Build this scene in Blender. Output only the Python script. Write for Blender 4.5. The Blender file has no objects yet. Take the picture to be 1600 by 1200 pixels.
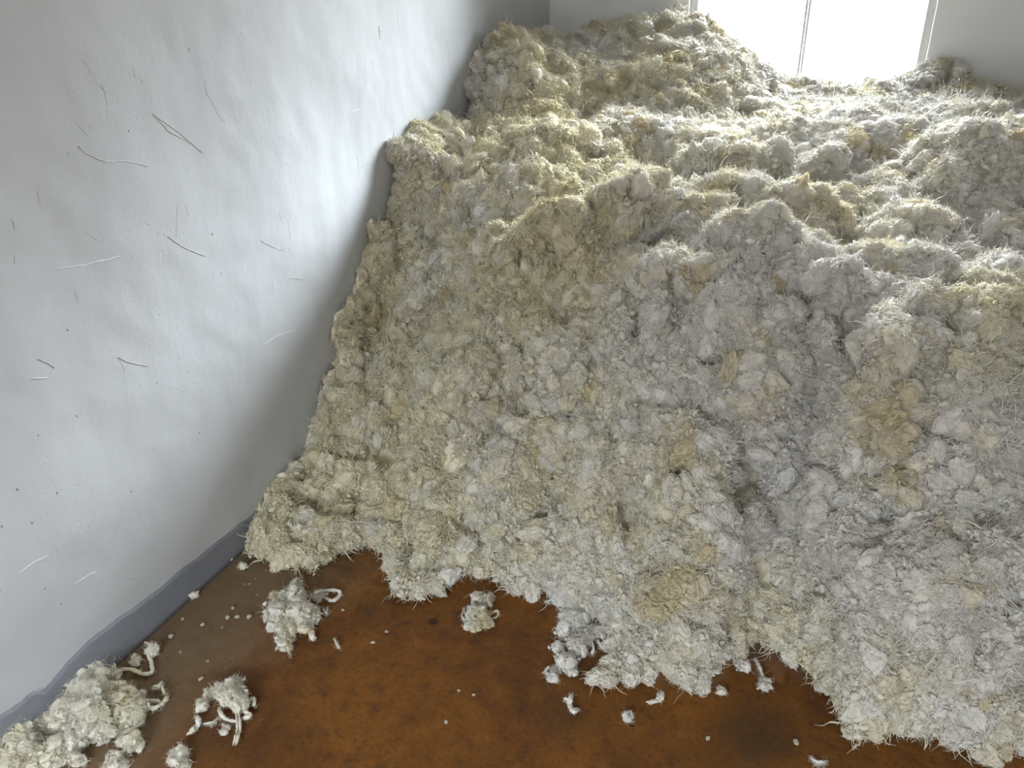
import bpy, math, random
import numpy as np

# ------------------------------------------------------------------ camera, sky, portals, exposure
sc = bpy.context.scene
COL = sc.collection
from mathutils import Matrix, Vector

CAM = np.array([1.62, 0.0, 1.6]); PSI = math.radians(22.5); TH = math.atan(0.5); ROLL = math.radians(-1.41); FPX = 1200.0
_fh = np.array([-math.sin(PSI), math.cos(PSI), 0]); _r = np.array([math.cos(PSI), math.sin(PSI), 0]); _z = np.array([0, 0, 1.])
FW = _fh*math.cos(TH) - _z*math.sin(TH); _u = _fh*math.sin(TH) + _z*math.cos(TH)
RT = _r*math.cos(ROLL) + _u*math.sin(ROLL); UP = _u*math.cos(ROLL) - _r*math.sin(ROLL)
cd = bpy.data.cameras.new('camera'); cam = bpy.data.objects.new('camera', cd); COL.objects.link(cam)
cd.sensor_width = 36; cd.lens = 36*FPX/1600; cd.clip_start = .05
cam.matrix_world = Matrix(((RT[0], UP[0], -FW[0], CAM[0]), (RT[1], UP[1], -FW[1], CAM[1]), (RT[2], UP[2], -FW[2], CAM[2]), (0, 0, 0, 1)))
sc.camera = cam

ROOM_X, ROOM_Y, ROOM_Y0, ROOM_H = 3.55, 4.61, -3.4, 3.0
REVEAL = .13
WIN = (.79, 1.985, 1.0, 2.60)          # opening in the back wall: x0, x1, z0, z1
FILL_OPENING = (.2, 2.3, 0.6, 2.7)            # wide unseen opening added behind the viewer for fill light

WINDOW_SKY, FILL_SKY = 350.0, 51.0
w = bpy.data.worlds.new('daylight'); sc.world = w; w.use_nodes = True
nt = w.node_tree; nt.nodes.clear()
tc = nt.nodes.new('ShaderNodeTexCoord'); sx = nt.nodes.new('ShaderNodeSeparateXYZ'); nt.links.new(tc.outputs['Generated'], sx.inputs[0])
rp = nt.nodes.new('ShaderNodeValToRGB'); mr = nt.nodes.new('ShaderNodeMapRange')
mr.inputs[1].default_value = .16; mr.inputs[2].default_value = .56
nt.links.new(sx.outputs['Z'], mr.inputs[0]); nt.links.new(mr.outputs[0], rp.inputs[0])
rp.color_ramp.elements[0].color = (.06, .063, .066, 1); rp.color_ramp.elements[1].color = (.82, .91, 1, 1)
bg = nt.nodes.new('ShaderNodeBackground')
side = nt.nodes.new('ShaderNodeMapRange')          # bright sky beyond the window, dimmer fill light through the added opening behind the viewer
side.inputs[1].default_value = -.15; side.inputs[2].default_value = .08; side.inputs[3].default_value = FILL_SKY; side.inputs[4].default_value = WINDOW_SKY
nt.links.new(sx.outputs['Y'], side.inputs[0]); nt.links.new(side.outputs[0], bg.inputs[1])
wo = nt.nodes.new('ShaderNodeOutputWorld'); nt.links.new(rp.outputs[0], bg.inputs[0]); nt.links.new(bg.outputs[0], wo.inputs[0])

def portal(name, loc, rot, sx_, sy_):
    l = bpy.data.lights.new(name, 'AREA'); l.shape = 'RECTANGLE'; l.size = sx_; l.size_y = sy_
    l.cycles.is_portal = True
    o = bpy.data.objects.new(name, l); o.location = loc; o.rotation_euler = rot; COL.objects.link(o); return o
portal('window_portal', ((WIN[0]+WIN[1])/2, ROOM_Y+REVEAL+.02, (WIN[2]+WIN[3])/2), (math.radians(-90), 0, 0), WIN[1]-WIN[0], WIN[3]-WIN[2])
portal('fill_portal', ((FILL_OPENING[0]+FILL_OPENING[1])/2, ROOM_Y0-.11, (FILL_OPENING[2]+FILL_OPENING[3])/2), (math.radians(90), 0, 0), FILL_OPENING[1]-FILL_OPENING[0], FILL_OPENING[3]-FILL_OPENING[2])  # portal of the added fill opening

vs = sc.view_settings; vs.view_transform = 'Standard'; vs.look = 'None'; vs.gamma = 1; vs.use_curve_mapping = False
vs.exposure = -0.42
cy = sc.cycles
cy.max_bounces = 8; cy.diffuse_bounces = 5; cy.glossy_bounces = 3; cy.transmission_bounces = 6; cy.sample_clamp_indirect = 6
cy.use_adaptive_sampling = True; cy.adaptive_threshold = .04; cy.adaptive_min_samples = 12
cy.caustics_reflective = False; cy.caustics_refractive = False

# ------------------------------------------------------------------ helpers
def ray(px, py):
    return FW*FPX + RT*(px-800) + UP*(600-py)
def at_z(px, py, z=0.0):
    d = ray(px, py); return CAM + d*((z-CAM[2])/d[2])
def px_size(p):
    return float((np.asarray(p)-CAM) @ FW)/FPX

def link(name, me, mat=None, parent=None):
    o = bpy.data.objects.new(name, me); COL.objects.link(o)
    if mat: me.materials.append(mat)
    if parent: o.parent = parent
    return o
def np_mesh(name, V, faces_list, smooth=True):
    """V (n,3); faces_list: list of int arrays (m,k)"""
    me = bpy.data.meshes.new(name)
    me.vertices.add(len(V)); me.vertices.foreach_set('co', np.asarray(V, np.float32).ravel())
    loops = np.concatenate([f.ravel() for f in faces_list]).astype(np.int32) if faces_list else np.zeros(0, np.int32)
    tot = np.concatenate([np.full(len(f), f.shape[1]) for f in faces_list]).astype(np.int32) if faces_list else np.zeros(0, np.int32)
    start = np.concatenate([[0], np.cumsum(tot)[:-1]]).astype(np.int32) if len(tot) else tot
    me.loops.add(len(loops)); me.loops.foreach_set('vertex_index', loops)
    me.polygons.add(len(tot)); me.polygons.foreach_set('loop_start', start); me.polygons.foreach_set('loop_total', tot)
    me.polygons.foreach_set('use_smooth', np.full(len(tot), smooth))
    me.update(calc_edges=True)
    return me
def box_vf(a, b):
    x0, y0, z0 = a; x1, y1, z1 = b
    V = np.array([(x0,y0,z0),(x1,y0,z0),(x1,y1,z0),(x0,y1,z0),(x0,y0,z1),(x1,y0,z1),(x1,y1,z1),(x0,y1,z1)], float)
    F = np.array([(0,3,2,1),(4,5,6,7),(0,1,5,4),(1,2,6,5),(2,3,7,6),(3,0,4,7)])
    return V, F
def boxes(name, lst, mat, parent=None):
    Vs, Fs, n = [], [], 0
    for a, b in lst:
        V, F = box_vf(a, b); Vs.append(V); Fs.append(F+n); n += 8
    me = np_mesh(name, np.concatenate(Vs), [np.concatenate(Fs)], False)
    return link(name, me, mat, parent)
def tag(o, label=None, cat=None, group=None, kind=None):
    for k, v in (('label', label), ('category', cat), ('group', group), ('kind', kind)):
        if v: o[k] = v
    return o

# --- vectorised value noise / worley
def _hash(ix, iy, iz, s):
    h = (ix*73856093) ^ (iy*19349663) ^ (iz*83492791) ^ (s*2654435761 & 0x7fffffff)
    h = (h ^ (h >> 13))*1274126177 & 0x7fffffff
    h = (h ^ (h >> 16))*668265263 & 0x7fffffff
    return ((h ^ (h >> 15)) & 0xffffff)/float(0xffffff)
def vnoise(P, scale, seed=0):
    Q = P/scale; I = np.floor(Q).astype(np.int64); f = Q-I; f = f*f*f*(f*(f*6-15)+10)
    out = 0
    for a in (0, 1):
        for b in (0, 1):
            for c in (0, 1):
                wgt = (f[:,0] if a else 1-f[:,0])*(f[:,1] if b else 1-f[:,1])*(f[:,2] if c else 1-f[:,2])
                out = out + wgt*_hash(I[:,0]+a, I[:,1]+b, I[:,2]+c, seed)
    return out*2-1
def worley(P, scale, seed=0):
    Q = P/scale; I = np.floor(Q).astype(np.int64); best = np.full(len(P), 9.)
    for a in (-1, 0, 1):
        for b in (-1, 0, 1):
            for c in (-1, 0, 1):
                J = I + np.array([a, b, c])
                X = np.stack([J[:,k] + _hash(J[:,0], J[:,1], J[:,2], seed+17*(k+1)) for k in range(3)], 1)
                best = np.minimum(best, ((X-Q)**2).sum(1))
    return np.sqrt(best)
def vwarp(P, sc_, a_, sd): return np.stack([vnoise(P, sc_, sd+k) for k in range(3)], 1)*a_
def domes(P, scale, seed):       # rounded heads with creases between, 0..1
    D = np.stack([vnoise(P, scale*.6, seed+5+k) for k in range(3)], 1)*scale*.28
    d = worley(P+D, scale, seed)
    return np.sqrt(np.clip(1-(d/1.0)**2, 0, 1))

# ------------------------------------------------------------------ materials
def mat(name):
    m = bpy.data.materials.new(name); m.use_nodes = True; m.node_tree.nodes.clear(); return m, m.node_tree
class N:
    def __init__(s, nt): s.nt = nt
    def __call__(s, t, ins=None, **kw):
        n = s.nt.nodes.new('ShaderNode'+t)
        for k, v in kw.items(): setattr(n, k, v)
        for k, v in (ins or {}).items():
            if hasattr(v, 'is_output'): s.nt.links.new(v, n.inputs[k])
            else: n.inputs[k].default_value = v
        return n
    def math(s, op, a, b=0.0, c=0.0, clamp=False):
        n = s('Math', {0: a, 1: b, 2: c}, operation=op, use_clamp=clamp); return n.outputs[0]
    def vm(s, op, a, b=None, scale=None):
        ins = {0: a}
        if b is not None: ins[1] = b
        if scale is not None: ins['Scale'] = scale
        n = s('VectorMath', ins, operation=op); return n.outputs['Value' if op in ('DOT_PRODUCT', 'LENGTH', 'DISTANCE') else 'Vector']
    def noise(s, vec, scale, detail=3, rough=.5, dist=0):
        n = s('TexNoise', {'Vector': vec, 'Scale': scale, 'Detail': detail, 'Roughness': rough, 'Distortion': dist}); return n.outputs[0]
    def ramp(s, f, lo, hi, a=0., b=1.):
        n = s('MapRange', {0: f, 1: lo, 2: hi, 3: a, 4: b}, clamp=True); return n.outputs[0]
    def mix(s, f, a, b, blend='MIX'):
        n = s('Mix', data_type='RGBA', blend_type=blend)
        for k, v in ((0, f), (6, a), (7, b)):
            if hasattr(v, 'is_output'): s.nt.links.new(v, n.inputs[k])
            else: n.inputs[k].default_value = v if k == 0 else (*v, 1)
        return n.outputs[2]
def principled(g, col, rough, bump=None, spec=.5):
    p = g('BsdfPrincipled'); 
    for k, v in (('Base Color', col), ('Roughness', rough)):
        if hasattr(v, 'is_output'): g.nt.links.new(v, p.inputs[k])
        else: p.inputs[k].default_value = v if k == 'Roughness' else (*v, 1)
    p.inputs['Specular IOR Level'].default_value = spec
    if bump is not None: g.nt.links.new(bump, p.inputs['Normal'])
    o = g('OutputMaterial'); g.nt.links.new(p.outputs[0], o.inputs[0]); return p

def wool_mat(name, where, trans):
    """fibre colour comes from the tint stored on the wool itself"""
    m, t = mat(name); g = N(t)
    at = g('Attribute', attribute_type=where, attribute_name='wool_tint')
    d = g('BsdfDiffuse', {'Color': at.outputs['Color']}); tr = g('BsdfTranslucent', {'Color': at.outputs['Color']})
    mx = g('MixShader', {0: trans, 1: d.outputs[0], 2: tr.outputs[0]})
    o = g('OutputMaterial'); t.links.new(mx.outputs[0], o.inputs[0]); return m
M_WOOL = wool_mat('raw_wool', 'GEOMETRY', .06); M_TUFT = wool_mat('raw_wool_tufts', 'INSTANCER', .30); M_LOOSE = wool_mat('loose_wool', 'GEOMETRY', .18)
CREAM, PALE, OCHRE = np.array([.90, .84, .63]), np.array([.93, .90, .84]), np.array([.78, .68, .42])
def wool_tint(P, shift=0.0, spread=0.0, rng=None):
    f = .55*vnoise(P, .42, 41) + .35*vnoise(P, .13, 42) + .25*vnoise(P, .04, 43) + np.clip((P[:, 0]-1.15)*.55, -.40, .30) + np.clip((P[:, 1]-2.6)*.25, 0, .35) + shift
    if rng is not None: f = f + rng.normal(size=len(P))*spread
    k = np.clip(f*.9+.5, 0, 1)[:, None]; c = CREAM*(1-k)+PALE*k
    o_ = np.clip(vnoise(P, .09, 44)*1.6+vnoise(P, .025, 45)*.8-.75, 0, .8)[:, None]; c = c*(1-o_)+OCHRE*o_
    return np.concatenate([c, np.ones((len(P), 1))], 1).astype(np.float32)
def set_tint(me, C):
    a_ = me.attributes.new('wool_tint', 'FLOAT_COLOR', 'POINT'); a_.data.foreach_set('color', np.ascontiguousarray(C).ravel())

# plaster
def wall_px(px, py):            # photograph pixel -> (y, z) on the left wall
    d = ray(px, py); t = -CAM[0]/d[0]; p = CAM+d*t; return (float(p[1]), float(p[2]))
SCR_RIDGE = [((238,178),(262,205)),((262,205),(300,225)),((122,228),(140,242)),((140,242),(185,252)),((185,252),(230,261)),
             ((410,540),(462,514)),((190,400),(85,420)),((238,178),(318,236)),((185,558),(232,572)),((30,1055-160),(75,868)),((118,912),(152,893)),
             ((262,370),(320,400)),((408,377),(440,390)),((60,560),(85,575)),((85,575),(78,590)),((78,590),(50,592)),((452,435),(475,437)),((550,175),(562,170)),((592,40),(594,62))]
SCR_DARK = [((158,130),(167,165)),((130,92),(141,116)),((118,193),(136,212)),((318,130),(348,190)),((207,104),(210,122)),((18,340),(24,360)),
            ((116,455),(120,472)),((275,315),(274,372)),((290,320),(298,340)),((424,430),(426,455)),((435,330),(440,345)),((450,345),(454,370)),
            ((556,240),(562,270)),((58,300),(62,318)),((320,125),(322,150)),((22,398),(24,412)),((184,558),(195,580)),((370,470),(373,490)),((453,205),(455,215)),((620,10),(622,50)),((130,360),(160,380))]
SPOTS = [((332,366),3.4),((201,205),2),((295,78),2.4),((346,427),2),((595,50),2.6),((350,188),1.5),((105,516),2.4),((50,1017-200),2.5),((205,768),2),
         ((89,770),2.4),((70,920),2),((208,905),2),((566,261),1.6),((375,595),2),((27,765),3),((187,820),1.7),((3,823),2),((96,943),2),((222,127),1.7),
         ((311,677),2),((120,650),2),((60,680),1.8),((420,640),1.6),((480,522),1.6),((245,598),1.8),((515,313),1.5),((333,17),1.6),((280,560),1.5),((350,830),1.7),((240,700),1.6)]
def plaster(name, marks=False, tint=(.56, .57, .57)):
    m, t = mat(name); g = N(t)
    pos = g('NewGeometry').outputs['Position']
    big = g.noise(pos, 1.6, 3, .5); mid = g.noise(pos, 6., 4, .55); fine = g.noise(pos, 90., 3, .6)
    st = g.vm('MULTIPLY', pos, (1, 3.2, .8)); strk = g.noise(st, 5.0, 4, .6)
    col = g.mix(g.ramp(mid, .35, .7, 0, .35), tint, tuple(v*.94 for v in tint))
    col = g.mix(g.ramp(strk, .60, .78, 0, .35), col, tuple(v*.88 for v in tint))
    # small flecks where the paint has been knocked off
    fl = g.vm('MULTIPLY', pos, (1, 1.6, .75))
    vo = g('TexVoronoi', {'Vector': fl, 'Scale': 13.0, 'Randomness': 1.0}); 
    pick = g('SeparateColor', {0: vo.outputs['Color']})
    fm = g.math('MULTIPLY', g.ramp(g.math('ADD', vo.outputs['Distance'], g.math('MULTIPLY', fine, .03)), .045, .060, 1, 0), g.ramp(pick.outputs[0], .80, .84))
    col = g.mix(g.math('MULTIPLY', fm, .55), col, (.42, .40, .37))
    # shallow hammered patches low down
    ch = g.noise(pos, 38., 4, .7); chm = g.math('MULTIPLY', g.ramp(ch, .60, .66), g.ramp(g.noise(pos, 3.1, 2), .52, .66))
    h = g.math('ADD', g.math('MULTIPLY', big, 2.6), g.math('MULTIPLY', mid, .17))
    h = g.math('ADD', h, g.math('MULTIPLY', fine, .008))
    h = g.math('ADD', h, g.math('MULTIPLY', strk, .03))
    h = g.math('SUBTRACT', h, g.math('MULTIPLY', chm, .035))
    h = g.math('SUBTRACT', h, g.math('MULTIPLY', fm, .05))
    bp = g('Bump', {'Height': h, 'Strength': .55, 'Distance': .03})
    principled(g, col, .62, bp.outputs[0], .3)
    return m
M_WALL = plaster('plaster'); M_WALL_B = plaster('back_plaster_brightened', tint=(.88, .88, .86))  # back wall coloured lighter, standing in for window glare and bounced light
def simple(name, col, rough=.5, spec=.5, bump=0):
    m, t = mat(name); g = N(t); b = None
    pos = g('NewGeometry').outputs['Position']
    n = g.noise(pos, 30., 4, .6)
    if bump: b = g('Bump', {'Height': n, 'Strength': bump, 'Distance': .004}).outputs[0]
    c = g.mix(g.ramp(n, .35, .7, 0, .4), col, tuple(v*.85 for v in col))
    principled(g, c, rough, b, spec); return m
M_SKIRT = simple('grey_skirting_paint', (.20, .205, .225), .5, .4, .5)
M_FRAME = simple('white_window_paint', (.82, .82, .80), .4)
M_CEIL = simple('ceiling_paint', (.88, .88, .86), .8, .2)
M_CRUMB = simple('plaster_crumb', (.50, .46, .36), .8, .2, .5)
def glass():
    m, t = mat('window_glass'); g = N(t)
    fr = g('Fresnel', {'IOR': 1.45}); tr = g('BsdfTransparent'); gl = g('BsdfGlossy', {'Roughness': .02})
    mx = g('MixShader', {0: fr.outputs[0], 1: tr.outputs[0], 2: gl.outputs[0]}); o = g('OutputMaterial'); t.links.new(mx.outputs[0], o.inputs[0]); return m
M_GLASS = glass()
def floor_mat():
    m, t = mat('brown_lino'); g = N(t)
    pos = g('NewGeometry').outputs['Position']
    a = g.noise(pos, 3.2, 4, .55, .4); b = g.noise(pos, 17., 5, .65, .3); c = g.noise(pos, 75., 4, .7)
    col = g.mix(g.ramp(a, .36, .66), (.215, .086, .016), (.130, .052, .014))
    col = g.mix(g.ramp(b, .50, .72, 0, .7), col, (.075, .034, .018))
    col = g.mix(g.ramp(b, .28, .46, .55, 0), col, (.27, .105, .026))
    col = g.mix(g.ramp(c, .50, .75, 0, .75), col, (.055, .028, .016))
    col = g.mix(g.ramp(c, .22, .40, .35, 0), col, (.30, .13, .04))
    # trodden dust in a band along the skirting
    sp = g('SeparateXYZ', {0: pos}); 
    dx = g.math('ADD', sp.outputs[0], g.math('MULTIPLY', g.math('SUBTRACT', a, .5), .5))
    dust = g.math('MULTIPLY', g.ramp(dx, .20, .50, 1, 0), g.ramp(b, .25, .6, 1, .7))
    col = g.mix(g.math('MULTIPLY', dust, .85), col, (.165, .130, .085))
    # paint specks, only in that band
    vo = g('TexVoronoi', {'Vector': g.vm('ADD', pos, g.vm('SCALE', g('TexNoise', {'Vector': pos, 'Scale': 60.}).outputs['Color'], scale=.02)), 'Scale': 34.0})
    pk = g('SeparateColor', {0: vo.outputs['Color']})
    spk = g.math('MULTIPLY', g.ramp(vo.outputs['Distance'], .11, .16, 1, 0), g.ramp(pk.outputs[1], .80, .84))
    spk = g.math('MULTIPLY', spk, g.ramp(dx, .22, .40, 1, .0))
    col = g.mix(g.math('MULTIPLY', spk, .85), col, (.42, .38, .27))
    # round dark stain
    c0 = at_z(677, 971); d = g.vm('DISTANCE', pos, tuple(float(v) for v in c0))
    col = g.mix(g.ramp(g.math('ADD', d, g.math('MULTIPLY', c, .012)), .016, .024, .8, 0), col, (.03, .02, .014))
    for (px, py, r, k) in ((1180, 1150, .10, .6), (545, 890, .035, .45), (570, 955, .03, .45), (910, 1040, .06, .35), (340, 1150, .05, .3), (880,1120,.05,.3)):
        c0 = at_z(px, py); d = g.vm('DISTANCE', pos, tuple(float(v) for v in c0))
        col = g.mix(g.ramp(g.math('ADD', d, g.math('MULTIPLY', g.math('SUBTRACT', b, .5), .25)), r*.4, r*1.3, k, 0), col, (.035, .028, .020))
    h = g.math('ADD', g.math('MULTIPLY', a, .8), g.math('MULTIPLY', c, .12))
    bp = g('Bump', {'Height': h, 'Strength': .35, 'Distance': .01})
    ro = g.math('ADD', g.ramp(b, .3, .7, .42, .58), g.math('MULTIPLY', dust, .25), clamp=True)
    principled(g, col, ro, bp.outputs[0], .12); return m
M_FLOOR = floor_mat()

# ------------------------------------------------------------------ room shell
X1, Y1, Y0, H = ROOM_X, ROOM_Y, ROOM_Y0, ROOM_H
T = .12
tag(boxes('floor', [((-.4, Y0-.1, -.12), (X1+.1, Y1+.17, 0))], M_FLOOR), kind='structure')
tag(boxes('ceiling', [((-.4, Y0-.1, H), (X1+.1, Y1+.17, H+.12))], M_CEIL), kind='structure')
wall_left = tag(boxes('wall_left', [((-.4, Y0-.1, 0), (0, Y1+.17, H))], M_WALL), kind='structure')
tag(boxes('wall_right', [((X1, Y0-.1, 0), (X1+.1, Y1+.17, H))], M_WALL), kind='structure')
a, b, c, d = WIN
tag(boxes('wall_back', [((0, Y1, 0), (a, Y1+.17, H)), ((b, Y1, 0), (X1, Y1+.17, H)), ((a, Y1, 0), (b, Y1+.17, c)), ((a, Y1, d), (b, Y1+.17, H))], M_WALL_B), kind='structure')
e, f, g_, h_ = FILL_OPENING
tag(boxes('wall_front', [((0, Y0-.1, 0), (e, Y0, H)), ((f, Y0-.1, 0), (X1, Y0, H)), ((e, Y0-.1, h_), (f, Y0, H)), ((e, Y0-.1, 0), (f, Y0, g_))], M_WALL), kind='structure')
# window: frame, two casements meeting in the middle, panes
yw = Y1+REVEAL-.06
win = tag(boxes('window_1', [((a, yw, c), (a+.022, yw+.06, d)), ((b-.022, yw, c), (b, yw+.06, d)), ((a+.022, yw, c), (b-.022, yw+.06, c+.05)), ((a+.022, yw, d-.05), (b-.022, yw+.06, d))], M_FRAME), kind='structure')
mx_ = (a+b)/2 + .004
def casement(x0, x1, name='casement'):
    s = .013; y0 = yw+.012; z0, z1 = c+.05, d-.05
    o = boxes(name, [((x0, y0, z0), (x0+s, y0+.04, z1)), ((x1-s, y0, z0), (x1, y0+.04, z1)), ((x0+s, y0, z0), (x1-s, y0+.04, z0+.06)), ((x0+s, y0, z1-s), (x1-s, y0+.04, z1))], M_FRAME, win)
    boxes('pane', [((x0+s, y0+.018, z0+.06), (x1-s, y0+.022, z1-s))], M_GLASS, o)
casement(a+.022, mx_-.001); casement(mx_+.001, b-.022)
boxes('window_board', [((a+.002, Y1+.01, c), (b-.002, yw, c+.02))], M_FRAME, win)
# painted skirting with an uneven hand-cut top edge
ys = np.concatenate([np.linspace(Y0+.01, .2, 20), np.linspace(.21, 2.2, 180), np.linspace(2.3, Y1-.01, 20)])
P = np.stack([ys*0, ys, ys*0], 1)
top = np.interp(ys, [-2, .6, .72, .80, .815, .86, .97, 1.24, 1.6, 2.2, 5], [.12, .122, .121, .112, .09, .105, .123, .100, .084, .10, .1]) + .003*vnoise(P, .05, 3) + .002*vnoise(P, .016, 4)
n = len(ys); prof = []
V = np.concatenate([np.stack([np.full(n, xx), ys, zz], 1) for xx, zz in ((.0, top), (.009, top-.001), (.012, top-.006), (.012, top*0+.012), (.022, top*0+.0), (0., top*0))])
F = []
for k in range(5):
    i = np.arange(n-1); F.append(np.stack([k*n+i, (k+1)*n+i, (k+1)*n+i+1, k*n+i+1], 1))
tag(link('baseboard_left', np_mesh('baseboard_left', V, [np.concatenate(F)]), M_SKIRT), kind='structure')

# knocks and scratches in the plaster: low ridges and shallow grey nicks
def streak(name, a, b, wid, hgt, m, seed):
    rg = np.random.default_rng(seed); A_, B_ = np.array(wall_px(*a)), np.array(wall_px(*b)); L = np.linalg.norm(B_-A_); k = max(5, int(L/.006))
    t_ = np.linspace(0, 1, k)[:, None]; C_ = A_*(1-t_)+B_*t_; nn = np.array([-(B_-A_)[1], (B_-A_)[0]])/L
    C_ = C_ + nn*(np.sin(t_*3.1)*L*rg.uniform(-.06, .06) + np.cumsum(rg.normal(size=(k, 1)), 0)*.0005)
    w_ = wid*(.35+.65*rg.uniform(size=(k, 1)))*np.clip(np.minimum(t_, 1-t_)*5+.12, 0, 1)
    e0, e1 = C_-nn*w_, C_+nn*w_; col_ = lambda q, x: np.concatenate([np.full((k, 1), x), q], 1)
    V = np.concatenate([col_(e0, -.001), col_(C_, hgt), col_(e1, -.001)]); i_ = np.arange(k-1)
    F = np.concatenate([np.stack([i_, i_+1, k+i_+1, k+i_], 1), np.stack([k+i_, k+i_+1, 2*k+i_+1, 2*k+i_], 1)])
    return link(name, np_mesh(name, V, [F]), m, wall_left)
M_RIDGE = simple('raised_plaster', (.86, .86, .85), .6, .3); M_NICK = simple('grey_nick', (.20, .195, .18), .8, .1)
for i, (p_, q_) in enumerate(SCR_RIDGE): streak('scratch', p_, q_, .0022, .0014, M_RIDGE, i)
for i, (p_, q_) in enumerate(SCR_DARK): streak('crack', p_, q_, .0015, .0004, M_NICK, 50+i)
for i, (p_, r_) in enumerate(SPOTS):
    c_ = wall_px(*p_); rg = np.random.default_rng(900+i); an = np.arange(9)/9*6.283; rad_ = r_*.0025*rg.uniform(.45, 1.25, 9)
    V = np.concatenate([[(.0006, c_[0], c_[1])], np.stack([np.full(9, -.0005), c_[0]+np.cos(an)*rad_*.8, c_[1]+np.sin(an)*rad_*1.2], 1)])
    link('paint_chip', np_mesh('paint_chip', V, [np.array([(0, 1+k_, 1+(k_+1) % 9) for k_ in range(9)])]), M_NICK, wall_left)

# ------------------------------------------------------------------ wool building blocks
def unit(v): return v/np.maximum(np.linalg.norm(v, axis=-1, keepdims=True), 1e-9)
def tubes(paths, rad, flat, rng, sides=4):
    """paths (n,m,3), rad (n,m), flat (n,) -> V, quads"""
    n, m, _ = paths.shape
    Tn = unit(np.gradient(paths, axis=1))
    ref = unit(rng.normal(size=(n, 1, 3)))
    S = unit(np.cross(Tn, ref)); U = np.cross(S, Tn)
    ang = np.arange(sides)*2*math.pi/sides
    ring = paths[:, :, None, :] + rad[:, :, None, None]*(np.cos(ang)[None, None, :, None]*S[:, :, None, :] + flat[:, None, None, None]*np.sin(ang)[None, None, :, None]*U[:, :, None, :])
    V = ring.reshape(-1, 3)
    i = np.arange(n)[:, None, None]*m*sides; j = np.arange(m-1)[None, :, None]*sides; k = np.arange(sides)[None, None, :]; k2 = (k+1) % sides
    F = np.stack([i+j+k, i+j+k2, i+j+sides+k2, i+j+sides+k], -1).reshape(-1, 4)
    return V, F
def lock_paths(rng, n, m, p0, d, L, curl_r, turns, droop=.3, wander=.25):
    s = np.linspace(0, 1, m)[None, :, None]
    d = unit(d)[:, None, :]; L = L[:, None, None]
    ref = unit(rng.normal(size=(n, 1, 3))); e1 = unit(np.cross(d, ref)); e2 = np.cross(d, e1)
    ph = rng.uniform(0, 6.28, (n, 1, 1)); w_ = turns[:, None, None]*6.283*s + ph
    amp = curl_r[:, None, None]*(0.25+.75*s)
    P = p0[:, None, :] + d*L*s + amp*(np.cos(w_)*e1+np.sin(w_)*e2) - amp[:, :1]*(np.cos(ph)*e1+np.sin(ph)*e2)
    bend = rng.normal(size=(n, 1, 3))*wander; bend[..., 2] -= droop
    return P + bend*L*s**2
_ico = {}
def ico(sub):
    if sub not in _ico:
        t = (1+5**.5)/2
        V = [(-1,t,0),(1,t,0),(-1,-t,0),(1,-t,0),(0,-1,t),(0,1,t),(0,-1,-t),(0,1,-t),(t,0,-1),(t,0,1),(-t,0,-1),(-t,0,1)]
        V = [tuple(unit(np.array(v, float))) for v in V]
        F = [(0,11,5),(0,5,1),(0,1,7),(0,7,10),(0,10,11),(1,5,9),(5,11,4),(11,10,2),(10,7,6),(7,1,8),(3,9,4),(3,4,2),(3,2,6),(3,6,8),(3,8,9),(4,9,5),(2,4,11),(6,2,10),(8,6,7),(9,8,1)]
        for _ in range(sub):
            mid = {}; F2 = []
            def mp(i, j):
                k = (min(i, j), max(i, j))
                if k not in mid: V.append(tuple(unit((np.array(V[i])+np.array(V[j]))/2))); mid[k] = len(V)-1
                return mid[k]
            for q, r, s in F:
                x, y, z = mp(q, r), mp(r, s), mp(s, q); F2 += [(q,x,z),(r,y,x),(s,z,y),(x,y,z)]
            F = F2
        _ico[sub] = (np.array(V), np.array(F))
    return _ico[sub]
class Acc:
    def __init__(s): s.V = []; s.Q = []; s.T = []; s.n = 0
    def add(s, V, F):
        (s.Q if F.shape[1] == 4 else s.T).append(F+s.n); s.V.append(V); s.n += len(V)
    def mesh(s, name):
        fl = []
        if s.Q: fl.append(np.concatenate(s.Q))
        if s.T: fl.append(np.concatenate(s.T))
        return np_mesh(name, np.concatenate(s.V), fl)

def taper(m, a=.35, b=.08):
    s = np.linspace(0, 1, m); return np.clip(np.minimum(1, a+s*3), 0, 1)*np.clip((1-s)**.6, b, 1)

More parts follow.
